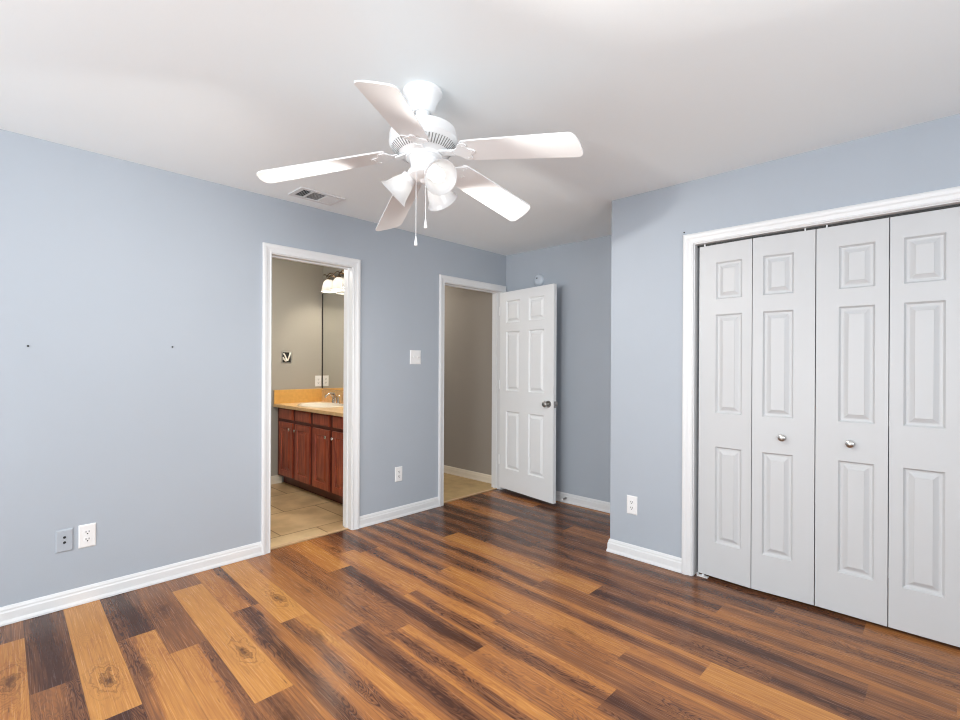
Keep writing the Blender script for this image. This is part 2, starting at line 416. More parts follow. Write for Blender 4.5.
def build_floor():
    bm = bmesh.new()
    uvl = bm.loops.layers.uv.new('plank_uv'); cl = bm.loops.layers.float_color.new('plank'); kl = bm.loops.layers.float_color.new('knot')
    rng = random.Random(11)
    for r in range(-22, 26):
        seq = ROWS.get(r)
        if seq is None:
            seq = [(rng.uniform(.3, .85), rng.uniform(.2, .8), rng.uniform(.2, .8))]
            x = -3.2 + rng.random()
            while x < 1.7:
                seq += [x, (rng.uniform(.3, .85), rng.uniform(.2, .8), rng.uniform(.2, .8))]; x += 1.2
        xs = [-3.6] + [q for q in seq if isinstance(q, float)]
        ts = [q for q in seq if isinstance(q, tuple)]
        last = xs[-1] if len(xs) > 1 else -3.2 + rng.random() * .5
        while last < 1.7:                        # fill up to the right wall
            last += 1.21; xs.append(last); ts.append((rng.uniform(.35, .8), rng.uniform(.2, .8), rng.uniform(.2, .8)))
        xs = xs[:len(ts)] + [max(xs[-1], 2.0)]
        for i, (t, h, c) in enumerate(ts):
            a, b = xs[i], xs[i + 1]
            ya, yb = Y0 + PW * r - SL * (a + 3.34), Y0 + PW * r - SL * (b + 3.34)
            ang = math.hypot(b - a, yb - ya)
            pts = [(a, ya, 0, 0, 0), (b, yb, 0, ang, 0), (b, yb + PW, 0, ang, 1), (a, ya + PW, 0, 0, 1)]
            f = bm.faces.new([bm.verts.new(p[:3]) for p in pts])
            q = rng.random()
            kn = KNOTS.get((r, i))
            if kn: kn = ((kn[0] - a) / 2, kn[1], kn[2], 1)
            else: kn = (rng.uniform(.1, .9) * min(ang, 1.3) / 2, rng.uniform(.3, .7), rng.choice((0, 0, .5, .8)), 1)
            for lp, p in zip(f.loops, pts):
                lp[uvl].uv = (p[3], p[4]); lp[cl] = (t, h, c, q); lp[kl] = kn
    for co, no in (((-3.398, 0, 0), (-1, 0, 0)), ((XR, 0, 0), (1, 0, 0)), ((0, YF, 0), (0, -1, 0)), ((0, YB, 0), (0, 1, 0))):
        bmesh.ops.bisect_plane(bm, geom=bm.verts[:] + bm.edges[:] + bm.faces[:], plane_co=co, plane_no=no, clear_outer=True)
    me = bpy.data.meshes.new('floor'); bm.to_mesh(me); bm.free()
    me.materials.append(M_floor)
    o = bpy.data.objects.new('floor', me); COL.objects.link(o)
    return struct(o, 'brown wood laminate plank floor of the bedroom', 'floor')
build_floor()
b = MB(); b.box(-6.3, XR + .1, YF - .1, YH + .1, -.12, -.051)
struct(b.build('floor_light_block', M_backing), 'unseen dark slab added to block light under the floors', 'floor')  # keeps world light out so the floor gaps stay dark

# other floors and ceilings -------------------------------------------
b = MB(); b.box(XB - .1, -3.425, 0.8, YM + .02, -0.05, 0.004)
struct(b.build('floor_bathroom', M_tile), 'beige tile floor seen through the left doorway', 'floor')
b = MB(); b.box(-6.2, -3.425, 2.92, YH + .05, -0.05, 0.004)
struct(b.build('floor_hall', M_carpet), 'tan floor seen through the doorway of the open door', 'floor')
b = MB(); b.box(XL - .06, XR + .1, YF - .1, YB + .1, H, H + 0.1)
struct(b.build('ceiling', M_ceil), 'smooth white bedroom ceiling', 'ceiling')
b = MB(); b.box(-6.3, XL - .06, 0.7, YH + .1, H, H + 0.1)
struct(b.build('ceiling_bathroom', M_ceil), 'ceiling over the bathroom and the hall', 'ceiling')

# walls ---------------------------------------------------------------
def wall_mesh(axis, pos, thick, a0, a1, openings, z1=H, z0=-0.05):
    """wall whose room face is at `pos`; thick is signed; openings (a, a, z0, z1); material 1 on the far side"""
    b = MB()
    cuts = sorted({a0, a1, *[o[0] for o in openings], *[o[1] for o in openings]})
    for l, r in zip(cuts[:-1], cuts[1:]):
        mid = (l + r) / 2; zz = [(z0, z1)]
        for o in openings:
            if o[0] < mid < o[1]: zz = [(z0, o[2])] * (o[2] > 0) + [(o[3], z1)]
        for (p, q) in zz:
            lo, hi = min(pos, pos + thick), max(pos, pos + thick)
            if axis == 'x': b.box(lo, hi, l, r, p, q)
            else: b.box(l, r, lo, hi, p, q)
    bmesh.ops.recalc_face_normals(b.bm, faces=b.bm.faces)
    far = -1 if pos + thick < pos else 1
    i = 0 if axis == 'x' else 1
    for f in b.bm.faces:
        f.normal_update()
        if f.normal[i] * far > 0.5: f.material_index = 1
    return b
struct(wall_mesh('x', XL, -WT, YF - .1, YH + .1, [(D1[0] - JT, D1[1] + JT, 0, DH + JT), (D2[0] - JT, D2[1] + JT, 0, DH + JT)]).build('wall_left', [M_wall, M_taupe]), 'long blue wall on the left with two doorways', 'wall')
struct(wall_mesh('y', YB, 0.047, XL, XR, []).build('wall_back', [M_wall, M_hallp]), 'blue wall at the back of the alcove behind the open door', 'wall')
struct(wall_mesh('y', YC, WT, XRET, XR + .1, [(CX[0] - JT, CX[1] + JT, 0, CH + JT)]).build('wall_closet', [M_wall, M_white]), 'blue wall holding the closet doors', 'wall')
struct(wall_mesh('x', XRET, WT, YC + WT, YB, []).build('wall_alcove', [M_wall, M_white]), 'blue return wall between closet and alcove', 'wall')
struct(wall_mesh('x', XR, 0.1, YF - .1, YC, [(-0.95, 1.35, .82, 2.08)]).build('wall_right', [M_wall, M_wall]), 'blue wall to the right of the camera', 'wall')
struct(wall_mesh('y', YF, -0.1, XL, XR, [(-2.20, 0.50, .82, 2.08)]).build('wall_front', [M_wall, M_wall]), 'blue wall behind the camera', 'wall')
struct(wall_mesh('x', XB, -0.1, 0.7, YM + .06, []).build('wall_bathroom_end', [M_taupe, M_taupe]), 'taupe bathroom wall beyond the vanity', 'wall')
struct(wall_mesh('y', YM, 0.06, XB, XL - WT, []).build('wall_bathroom_mirror', [M_taupe, M_hallp]), 'bathroom wall behind the mirror', 'wall')
struct(wall_mesh('y', 0.8, -0.1, XB, XL - WT, []).build('wall_bathroom_near', [M_taupe, M_taupe]), 'taupe bathroom wall facing the mirror', 'wall')
struct(wall_mesh('y', YH, 0.08, -6.2, XL - WT, []).build('wall_hall', [M_hallp, M_hallp]), 'brown-grey hall wall seen through the doorway', 'wall')
struct(wall_mesh('x', -6.2, -0.08, 2.85, YH + .08, []).build('wall_hall_end', [M_hallp, M_hallp]), 'end wall of the hall', 'wall')

# rear window and an added right-wall window, both out of the picture
def window(name, axis, pos, a0, a1, z0, z1, d):
    b = MB()
    def bx(a, c, p, q):
        lo, hi = min(pos, pos + d), max(pos, pos + d)
        if axis == 'y': b.box(a, c, lo, hi, p, q)
        else: b.box(lo, hi, a, c, p, q)
    t = 0.045
    bx(a0, a1, z0, z0 + t); bx(a0, a1, z1 - t, z1); bx(a0, a0 + t, z0 + t, z1 - t); bx(a1 - t, a1, z0 + t, z1 - t)
    bx(a0 + t, a1 - t, (z0+z1)/2 - .02, (z0+z1)/2 + .02)
    return struct(b.build(name, M_window), 'white framed window outside the picture', 'window')
window('window_1', 'y', YF - .02, -2.20, 0.50, .82, 2.08, -.05)
window('window_added', 'x', XR + .02, -0.95, 1.35, .82, 2.08, .05)

# baseboards ------------------------------------------------------------
BP = [(0, .0015), (.019, .0015), (.019, .010), (.014, .024), (.013, .060), (.009, .068), (.009, .076), (.004, .088), (0, .090)]
def baseboard(name, axis, pos, sgn, a0, a1, label, m=M_white, ext0=0, ext1=0):
    """profile swept along the wall; sgn = direction into the room; ext = mitre growth at the ends per unit of depth"""
    b = MB()
    def P(a, p):
        return (pos + sgn * p[0], a, p[1]) if axis == 'x' else (a, pos + sgn * p[0], p[1])
    b.loops([[P(a0 - ext0 * p[0], p) for p in BP], [P(a1 + ext1 * p[0], p) for p in BP]])
    return struct(b.build(name, m), label, 'baseboard')
CW = 0.066
baseboard('baseboard_left', 'x', XL, 1, YF, D1[0] - CW, 'white baseboard along the left wall up to the bathroom doorway')
baseboard('baseboard_left.001', 'x', XL, 1, D1[1] + CW, D2[0] - CW, 'white baseboard between the two doorways')
baseboard('baseboard_back', 'y', YB, -1, XL + .02, XRET, 'white baseboard at the back of the alcove')
baseboard('baseboard_closet', 'y', YC, -1, XRET, CX[0] - CW, 'white baseboard left of the closet doors', ext0=1)
baseboard('baseboard_alcove', 'x', XRET, -1, YC, YB - .019, 'white baseboard on the alcove return wall', ext0=1)
baseboard('baseboard_right', 'x', XR, -1, YF + .02, YC, 'white baseboard on the right wall')
baseboard('baseboard_front', 'y', YF, 1, XL + .02, XR - .02, 'white baseboard behind the camera')
baseboard('baseboard_hall', 'y', YH, -1, -6.2, XL - WT, 'cream baseboard on the hall wall', M_cream)
baseboard('baseboard_bathroom', 'x', XB, 1, 0.8, 2.36, 'cream baseboard on the bathroom wall left of the vanity', M_cream)

# door casings and jambs ------------------------------------------------
CP = [(.005, 0), (.005, .009), (.010, .012), (.016, .010), (.032, .013), (.041, .017), (.052, .019), (.060, .018), (CW, .014), (CW, 0)]
def casing_mesh(b, axis, pos, sgn, a0, a1, zt):
    """mitred frame round an opening, CP = (distance outward, thickness)"""
    def P(a, z, t): return (pos + sgn * t, a, z) if axis == 'x' else (a, pos + sgn * t, z)
    r = 0.0
    path = [lambda w: (a0 - r - w, 0.0), lambda w: (a0 - r - w, zt + r + w), lambda w: (a1 + r + w, zt + r + w), lambda w: (a1 + r + w, 0.0)]
    b.loops([[P(*f(w), t) for w, t in CP] for f in path])
def jamb_mesh(b, axis, pos, sgn, depth, a0, a1, zt, jt=0.014, stop=0.055):
    """lining of the opening, room face at pos, going back by depth; with a door stop strip"""
    lo, hi = sorted((pos, pos - sgn * depth))
    s0, s1 = sorted((pos - sgn * stop, pos - sgn * (stop + .035)))
    for (p, q, z0, z1) in ((a0 - jt, a0, 0, zt + jt), (a1, a1 + jt, 0, zt + jt), (a0, a1, zt, zt + jt)):
        if axis == 'x': b.box(lo, hi, p, q, z0, z1)
        else: b.box(p, q, lo, hi, z0, z1)
    if stop > 0:
        st = .008
        for (p, q, z0, z1) in ((a0, a0 + st, 0, zt), (a1 - st, a1, 0, zt), (a0 + st, a1 - st, zt - st, zt)):
            if axis == 'x': b.box(s0, s1, p, q, z0, z1)
            else: b.box(p, q, s0, s1, z0, z1)
b = MB(); casing_mesh(b, 'x', XL, 1, *D1, DH); jamb_mesh(b, 'x', XL, 1, WT + .003, *D1, DH)
casing_mesh(b, 'x', XL - WT, -1, *D1, DH)
struct(b.build('trim_1', M_white), 'white casing and jamb of the bathroom doorway', 'door frame')
b = MB(); casing_mesh(b, 'x', XL, 1, *D2, DH); jamb_mesh(b, 'x', XL, 1, WT + .003, *D2, DH)
struct(b.build('trim_2', M_white), 'white casing and jamb of the hall doorway in the corner', 'door frame')
b = MB(); casing_mesh(b, 'y', YC, -1, *CX, CH); jamb_mesh(b, 'y', YC, -1, WT, *CX, CH, stop=0)
struct(b.build('trim_3', M_white), 'white casing and jamb around the closet doors', 'door frame')
b = MB(); b.box(-3.431, -3.405, D1[0] + .001, D1[1] - .001, 0, .007)
struct(b.build('trim_4', M_thresh), 'pale threshold strip under the bathroom doorway', 'threshold')
b = MB(); b.box(-3.431, -3.409, D2[0] + .001, D2[1] - .001, 0, .007)
struct(b.build('trim_5', M_thresh), 'pale threshold strip under the hall doorway', 'threshold')

# panelled doors ----------------------------------------------------------
def panel_face(b, W, z0, z1, panels, y, sg, prof=((.0, .0), (.009, .0125), (.017, .0135), (.022, .0125), (.040, .0022), (.0412, .0004))):
    """front face at y (outward direction sg on y) with recessed, raised-field panels (x0,x1,z0,z1)"""
    xs = sorted({0, W, *[p[0] for p in panels], *[p[1] for p in panels]})
    zs = sorted({z0, z1, *[p[2] for p in panels], *[p[3] for p in panels]})
    for xa, xb in zip(xs[:-1], xs[1:]):
        for za, zb in zip(zs[:-1], zs[1:]):
            cx, cz = (xa + xb) / 2, (za + zb) / 2
            if any(p[0] < cx < p[1] and p[2] < cz < p[3] for p in panels): continue
            b.face([(xa, y, za), (xb, y, za), (xb, y, zb), (xa, y, zb)])
    for (xa, xb, za, zb) in panels:
        rings = [[(xa + i, y - sg * d, za + i), (xb - i, y - sg * d, za + i), (xb - i, y - sg * d, zb - i), (xa + i, y - sg * d, zb - i)] for i, d in prof]
        b.loops(rings, True, False, True)
def door_slab(W, z0, z1, panels, th=0.035, both=False):
    b = MB()
    panel_face(b, W, z0, z1, panels, 0.0, -1)
    if both: panel_face(b, W, z0, z1, panels, th, 1)
    else: b.face([(0, th, z0), (0, th, z1), (W, th, z1), (W, th, z0)])
    for q in ([(0, 0, z0), (0, 0, z1), (0, th, z1), (0, th, z0)], [(W, 0, z0), (W, th, z0), (W, th, z1), (W, 0, z1)],
              [(0, 0, z0), (0, th, z0), (W, th, z0), (W, 0, z0)], [(0, 0, z1), (W, 0, z1), (W, th, z1), (0, th, z1)]): b.face(q)
    bmesh.ops.remove_doubles(b.bm, verts=b.bm.verts, dist=1e-5)
    return b
PZ = ((.228, .808), (1.008, 1.604), (1.695, 1.918))

# open hall door: hinge at the right jamb, swung almost parallel to the alcove wall
DW = 0.766
hx, hy = -3.340, 3.781
ang = atan2(3.658 - 3.781, -2.585 + 3.340)
d = thing('door_1', 'open white six-panel door standing in front of the alcove wall', 'door', (hx, hy, 0), ang)
d['kind'] = 'structure'
pn = []
for (x0, x1) in ((.098, .302), (.432, .642)):
    for z in ((.246, .828), (1.034, 1.630), (1.720, 1.940)): pn.append((x0, x1, *z))
door_slab(DW, .040, 2.032, pn, both=True).build('door_leaf', M_hdoor, d)
def knob_mesh(y0, sg):
    b = MB()
    M = Matrix.Translation((0, y0, 0)) @ Matrix.Rotation(radians(90) * (1 if sg < 0 else -1), 4, 'X')
    b.lathe([(.0325, 0), (.0325, .004), (.029, .009), (.013, .011), (.0115, .030), (.016, .036), (.025, .044), (.0275, .052), (.0255, .060), (.017, .066), (.006, .068)], 24, M)
    return b
for y0, sg in ((0, -1), (.035, 1)):
    k = knob_mesh(y0, sg).build('door_knob', M_nickel, d, True, (DW - .062, 0, .938))
    k['label'] = 'brushed nickel door knob'
b = MB(); b.box(DW - .0005, DW + .0012, .006, .029, .905, .965); b.box(DW, DW + .010, .011, .024, .926, .946)
b.build('latch_plate', M_nickel, d)['label'] = 'metal latch plate on the door edge'
for z in (.28, 1.05, 1.80):
    b = MB(); b.lathe([(.006, 0), (.006, .09)], 12, Matrix.Translation((-.004, -.003, z)))
    b.box(-.003, .0, 0, .03, z, z + .09)
    b.build('hinge', M_plate, d, True)

# closet bifold doors -----------------------------------------------------
LW = 0.2980
def bifold(name, x0, label, knob_leaf, pins, fold):
    t = thing(name, label, 'door', (x0, YC + .030, 0))
    t['kind'] = 'structure'
    sa = fold / LW; ca = math.sqrt(1 - sa * sa)
    for i in (0, 1):
        a, c = (.098, .246) if i == 0 else (.052, .200)
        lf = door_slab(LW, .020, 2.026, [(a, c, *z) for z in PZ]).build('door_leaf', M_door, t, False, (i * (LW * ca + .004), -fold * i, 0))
        lf.rotation_euler = (0, 0, -math.asin(sa) if i == 0 else math.asin(sa))
        if i == knob_leaf:
            kx = .150
            M = Matrix.Rotation(radians(90), 4, 'X')
            b = MB(); b.lathe([(.013, 0), (.013, .003), (.008, .006), (.0075, .013), (.016, .018), (.0190, .024), (.0172, .030), (.010, .033), (.003, .034)], 20, M)
            k = b.build('door_knob', M_nickel, lf, True, (kx, 0, .900)); k['label'] = 'small round brushed nickel knob'
    for px in pins:
        b = MB(); b.lathe([(.004, 2.024), (.004, 2.040)], 10, Matrix.Translation((px, .004, 0)))
        b.build('pivot_pin', M_plate, t, True)
    for z in (.25, 1.0, 1.78):
        b = MB(); b.box(LW - .02, LW + .0235, .0350 - fold, .0365 - fold, z, z + .05)
        b.build('hinge', M_steel, t)
    return t
bifold('door_2', -1.1185, 'left pair of white panelled bifold closet doors', 1, (.03, .552), .016)
bifold('door_3', -1.1185 + 2 * LW + .0075, 'right pair of white panelled bifold closet doors', 0, (.045, .57), .002)
b = MB(); b.box(CX[0] + .001, CX[1] - .001, YC + .042, YC + .066, 2.030, CH - .001)
struct(b.build('trim_6', M_gapshade), 'track above the closet doors, blackened as the shaded gap', 'door track')
# pivot bracket on the floor
b = MB(); b.box(-1.122, -1.060, YC + .018, YC + .050, .0005, .004); b.box(-1.1225, -1.119, YC + .018, YC + .050, .004, .019)
b.lathe([(.008, .004), (.008, .012), (.004, .013), (.004, .019)], 12, Matrix.Translation((-1.092, YC + .040, 0)))
tag(b.build('pivot_bracket', M_plate), 'small white pivot bracket on the floor under the leftmost closet door leaf', 'bracket')
# shelf and rod edge of the closet are hidden; its floor and dark inside are real

# ------------------------------------------------------------------ ceiling fan
FX, FY = -1.601, 1.315
fan = thing('ceiling_fan', 'white five-blade ceiling fan with three lit glass shades and two pull chains', 'ceiling fan', (FX, FY, H))
TX, TY = 0.072, -0.018            # the fan hangs a little out of plumb
axis = Vector((-TX, -TY, 1)).normalized()
ROT = Vector((0, 0, 1)).rotation_difference(axis).to_matrix().to_4x4()
PIV = Matrix.Translation((0, 0, -.075)) @ ROT @ Matrix.Translation((0, 0, .075))
b = MB(); b.lathe([(.079, 0), (.083, -.004), (.083, -.016), (.079, -.021), (.073, -.026), (.062, -.050), (.052, -.075), (.045, -.088), (.036, -.092), (.034, -.088)], 40)
b.build('canopy', M_fan, fan, True)
b = MB(); b.T = PIV; b.sphere((0, 0, -.086), .031, 20); b.lathe([(.0135, -.09), (.0135, -.150), (.022, -.152), (.022, -.168), (.030, -.172)], 20)
b.build('downrod', M_fan, fan, True)
b = MB(); b.T = PIV
b.lathe([(.03, -.166), (.085, -.167), (.120, -.170), (.136, -.178), (.140, -.190), (.140, -.214), (.143, -.218), (.143, -.226), (.139, -.230),
         (.134, -.240), (.118, -.258), (.096, -.272), (.078, -.280), (.074, -.290)], 48)
mh = b.build('motor_housing', M_fan, fan, True)
b = MB(); b.T = PIV                # cooling slots on the lower bowl
for i in range(60):
    a = 2 * pi * i / 60
    M = Matrix.Rotation(a, 4, 'Z')
    p0, p1 = Vector((.1325, 0, -.2435)), Vector((.104, 0, -.2690)); n = Vector((-.025, 0, -.0285)).normalized() 
    n = Vector((p1 - p0).cross(Vector((0, 1, 0)))).normalized()
    if n.z > 0: n = -n
    w = .0022
    b.face([M @ (p0 + n * .0012 + Vector((0, w, 0))), M @ (p0 + n * .0012 - Vector((0, w, 0))), M @ (p1 + n * .0012 - Vector((0, w, 0))), M @ (p1 + n * .0012 + Vector((0, w, 0)))])
M_slot = mat('slot_grey', (0.25, 0.25, 0.25), 0.7)
b.build('vent_slots', M_slot, mh, normals=False)
b = MB(); b.T = PIV
b.lathe([(.074, -.288), (.060, -.292), (.056, -.296), (.056, -.334), (.052, -.340), (.066, -.343), (.070, -.350), (.066, -.366), (.048, -.376), (.02, -.382), (.014, -.392), (.006, -.396)], 36)
M_swh = mat('fan_switch_housing', (0.62, 0.62, 0.62), 0.35)
sh = b.build('switch_housing', M_fan, fan, True)

BL = [(-53.4, 2.106, 13), (22.5, 2.112, 12), (89.7, 2.062, 17), (158.5, 2.020, 16), (-123.5, 2.014, 3)]
CXY = (-1.5925 - FX, 1.3256 - FY)
def outline(n=14):
    """blade plan: (r, s) from root to tip and back; s<0 is the leading edge with the longer curve"""
    r0, r1 = .172, .650
    pts = []
    pts += [(r0, -.052), (r0 + .015, -.061)]
    for i in range(1, 7): f = i / 6; pts.append((r0 + .015 + f * (r1 - .040 - r0 - .015), -.063 - .009 * f))
    for i in range(1, n + 1):               # leading corner, long curve across the tip
        a = pi / 2 * i / n; pts.append((r1 - .040 + .038 * sin(a) ** .8, -.072 + .098 * (1 - cos(a))))
    pts.append((r1 - .001, .043))
    for i in range(n + 1):                  # trailing corner, tight radius
        a = pi / 2 * i / n; pts.append((r1 - .001 - .026 * (1 - cos(a)), .046 + .026 * sin(a)))
    for i in range(1, 7): f = i / 6; pts.append((r1 - .03 + f * (r0 + .015 - r1 + .03),   .072 - .009 * f))
    pts.append((r0, .052))
    return pts
OUT = outline()
for k, (deg, zt, pit) in enumerate(BL):
    th = radians(deg); PITCH = radians(pit)
    rad = Vector((cos(th), sin(th), 0)); tan = Vector((-sin(th), cos(th), 0))
    ztip = zt - H
    zr = -.288 + TX * .2 * cos(th) + TY * .2 * sin(th)      # height of the blade root, follows the tilt
    
    def bp(r, s, up=0.0):
        f = (r - .17) / .485
        z = zr + (ztip - zr) * f
        return Vector((CXY[0], CXY[1], 0)) + rad * r + tan * (s * cos(PITCH)) + Vector((0, 0, z - s * sin(PITCH) + up))
    b = MB()
    b.loops([[bp(r, s, .0) for r, s in OUT], [bp(r, s, .006) for r, s in OUT]])
    bl = b.build('blade', M_fan, fan)
    # bracket: arm from the motor plus the three-lobed plate under the blade root
    b = MB()
    plate = []
    lob = [(.118, -.018), (.136, -.016), (.150, -.026), (.164, -.046), (.180, -.055), (.194, -.053), (.200, -.040), (.196, -.024), (.204, -.015), (.218, -.010), (.224, 0)]
    plate = lob + [(r, -s) for r, s in reversed(lob[:-1])]
    b.loops([[bp(r, s, -.005) for r, s in plate], [bp(r, s, -.0005) for r, s in plate]])
    c0 = PIV @ Vector((0, 0, -.284))
    base = Vector((c0.x, c0.y, c0.z))
    tl = Vector((0, 0, 1))
    zt0 = TX * cos(th) + TY * sin(th)
    secs = []
    for f in (0, .25, .5, .75, 1.0):
        rr = .078 + f * (.128 - .078)
        zc = (base.z + zt0 * rr) * (1 - f) + (zr - .003) * f
        p = Vector((base.x, base.y, 0)) * (1 - f) + Vector((CXY[0], CXY[1], 0)) * f + rad * rr + Vector((0, 0, zc))
        w = .022 - .007 * f
        tw = PITCH * f
        tt = tan * cos(tw) - Vector((0, 0, sin(tw)))
        secs.append([p - tt * w, p + tt * w, p + tt * w + Vector((0, 0, .007)), p - tt * w + Vector((0, 0, .007))])
    b.loops(secs)
    b.build('blade_bracket', M_fan, bl)
    for (r, s) in ((.182, -.038), (.182, .038), (.208, 0)):
        b = MB(); b.sphere(bp(r, s, -.0055), .0042, 10, (1, 1, .5))
        b.build('screw', M_fan, bl, True)

# light kit
LK = [(-14, 32), (-146, 42), (106, 40)]
for k, (deg, dn) in enumerate(LK):
    th, el = radians(deg), radians(dn)
    rad = Vector((cos(th), sin(th), 0)); dirv = rad * cos(el) - Vector((0, 0, sin(el)))
    c = PIV @ Vector((0, 0, -.352))
    neck = c + rad * .056 - Vector((0, 0, .006))
    b = MB(); b.tube([c + rad * .035, c + rad * .047 - Vector((0, 0, .001)), neck, neck + dirv * .012], .012, 12)
    q = Vector((0, 0, 1)).rotation_difference(dirv).to_matrix().to_4x4()
    Mn = Matrix.Translation(neck) @ q
    b.lathe([(.013, .0), (.030, .006), (.0335, .012), (.0335, .026), (.031, .028)], 24, Mn)
    b.build('lamp_holder', M_fan, fan, True)
    pr = [(.0305, .016), (.034, .026), (.041, .042), (.047, .060), (.052, .078), (.057, .092), (.063, .102), (.0695, .109)]
    b = MB(); b.lathe(pr + [(r - .0025, h) for r, h in reversed(pr)], 36, Mn, False, False)
    shd = b.build('lamp_shade', M_shade, fan, True, normals=True); shd['label'] = 'frosted white glass bell shade'
    b = MB(); b.lathe([(.012, .020), (.013, .032), (.020, .046), (.028, .062), (.030, .074), (.027, .086), (.018, .095), (.006, .099)], 20, Mn)
    bb = b.build('bulb', M_bulb, shd, True); bb['label'] = 'lit white bulb'
    l = bpy.data.lights.new('fan_lamp', 'SPOT'); l.energy = SPOT; l.color = (1.0, 0.97, 0.92)
    l.spot_size = radians(162); l.spot_blend = 1.0; l.shadow_soft_size = 0.02
    lo = bpy.data.objects.new('fan_lamp', l); COL.objects.link(lo)
    lo.matrix_world = Matrix.Translation(Vector((FX, FY, H)) + neck + dirv * .122) @ Vector((0, 0, -1)).rotation_difference(dirv).to_matrix().to_4x4()

def chain(name, off, z0, z1):
    b = MB(); n = int((z0 - z1) / .005)
    x, y = off
    b.tube([(x, y, z0), (x, y, z1)], .0011, 6)
    for i in range(n): b.sphere((x, y, z0 - i * .005), .0019, 6)
    o = b.build(name, M_fan, fan, True)
    b = MB(); b.lathe([(.002, z1 + .002), (.004, z1 - .006), (.0055, z1 - .018), (.0075, z1 - .030), (.0065, z1 - .036), (.002, z1 - .038)], 12, Matrix.Translation((x, y, 0)))
    b.build('pull_handle', M_fan, o, True)
    return o
chain('pull_chain', (-1.563 - FX, 1.252 - FY), 2.155 - H, 1.812 - H)
chain('pull_chain', (-1.535 - FX, 1.279 - FY), 2.078 - H, 1.882 - H)

# ------------------------------------------------------------------ ceiling vent
vt = thing('ceiling_vent', 'white three-way ceiling air vent near the left wall', 'vent', (-3.123, 1.642, H))
vw, vl = .100, .158
b = MB()
for x0, x1, y0, y1 in ((-vw, vw, -vl, -vl + .028), (-vw, vw, vl - .028, vl), (-vw, -vw + .028, -vl + .028, vl - .028), (vw - .028, vw, -vl + .028, vl - .028)):
    b.box(x0, x1, y0, y1, -.008, -.0005)
for y0 in (-.068, .036): b.box(-vw + .028, vw - .028, y0, y0 + .010, -.008, -.001)
b.build('frame', M_white, vt)
b = MB(); b.box(-vw + .01, vw - .01, -vl + .01, vl - .01, -.0016, -.0006); b.build('duct_backing', M_backing, vt)
def slat(c, along, tilt, L, w=.012):
    b = MB(); c = Vector(c)
    a = Vector((1, 0, 0)) if along == 'x' else Vector((0, 1, 0)); p = Vector((0, 1, 0)) if along == 'x' else Vector((1, 0, 0))
    h = p * cos(tilt) * w / 2 + Vector((0, 0, sin(tilt) * w / 2)); n = Vector((0, 0, .0006))
    ends = [c - a * L / 2, c + a * L / 2]
    b.loops([[e - h - n, e + h - n, e + h + n, e - h + n] for e in ends])
    return b.build('slat', M_white, vt)
for i in range(5): slat((0, -.124 + i * .0125, -.0050), 'x', radians(38), .144, .0085)
for i in range(9): slat((-.066 + i * .0165, -.011, -.0050), 'y', radians(-14), .092, .0120)
for i in range(6): slat((0, .054 + i * .0145, -.0050), 'x', radians(-22), .144, .0115)

# ------------------------------------------------------------------ wall plates
def on_left(y, z): return Matrix.Translation((XL, y, z)) @ Matrix.Rotation(radians(90), 4, 'Z') @ Matrix.Rotation(radians(90), 4, 'X')
def on_closet(x, z): return Matrix.Translation((x, YC, z)) @ Matrix.Rotation(radians(90), 4, 'X')
def on_end(y, z): return Matrix.Translation((XB, y, z)) @ Matrix.Rotation(radians(90), 4, 'Z') @ Matrix.Rotation(radians(90), 4, 'X')
def plate_thing(name, label, cat, M, w, h, m, group=None):
    t = thing(name, label, cat, group=group); t.matrix_world = M
    b = MB(); w2, h2 = w / 2, h / 2
    b.loops([[(-w2, -h2, 0), (w2, -h2, 0), (w2, h2, 0), (-w2, h2, 0)], [(-w2, -h2, .003), (w2, -h2, .003), (w2, h2, .003), (-w2, h2, .003)],
             [(-w2 + .006, -h2 + .006, .0065), (w2 - .006, -h2 + .006, .0065), (w2 - .006, h2 - .006, .0065), (-w2 + .006, h2 - .006, .0065)]])
    b.build('cover_plate', m, t)
    return t
def screw(t, x, y, m):
    b = MB(); b.lathe([(.0035, .006), (.003, .0078), (.001, .0082)], 10, Matrix.Translation((x, y, 0))); b.build('screw', m, t, True)
def outlet(label, M, w=.075, h=.124, name='power_outlet'):
    t = plate_thing(name, label, 'power outlet', M, w, h, M_plate)
    for s in (-1, 1):
        b = MB(); pts = []
        for i in range(28):
            a = 2 * pi * i / 28; x = .0172 * cos(a); y = max(-.0125, min(.0125, .0172 * sin(a))); pts.append((x, y))
        b.loops([[(x, y + s * .0195, .006) for x, y in pts], [(x, y + s * .0195, .0085) for x, y in pts]])
        rc = b.build('receptacle', M_plate, t)
        b = MB()
        for x0 in (-.0075, .0055): b.box(x0 - .0005, x0 + .0027, s * .0195 - .001, s * .0195 + .0085, .0083, .0089)
        b.lathe([(.0034, .0083), (.0034, .0089)], 10, Matrix.Translation((0, s * .0195 - .0070, 0)))
        b.build('slots', M_dark, rc)['label'] = 'dark plug slots'
    screw(t, 0, 0, M_plate)
    return t
outlet('white power outlet on the left wall beside the blue cable plate', on_left(.4480, .360))
outlet('white power outlet between the two doorways, below the light switch', on_left(2.523, .366))
outlet('white power outlet on the wall left of the closet doors', on_closet(-1.540, .356))
outlet('cream power outlet on the bathroom wall above the side splash', on_end(2.786, 1.098), .078, .124)
M_blueplate = mat('blue_painted_plate', (0.408, 0.449, 0.500), 0.45)
t = plate_thing('cable_plate', 'blue painted cable plate with two dark jacks on the left wall', 'cable outlet', on_left(.3530, .3575), .072, .118, M_blueplate)
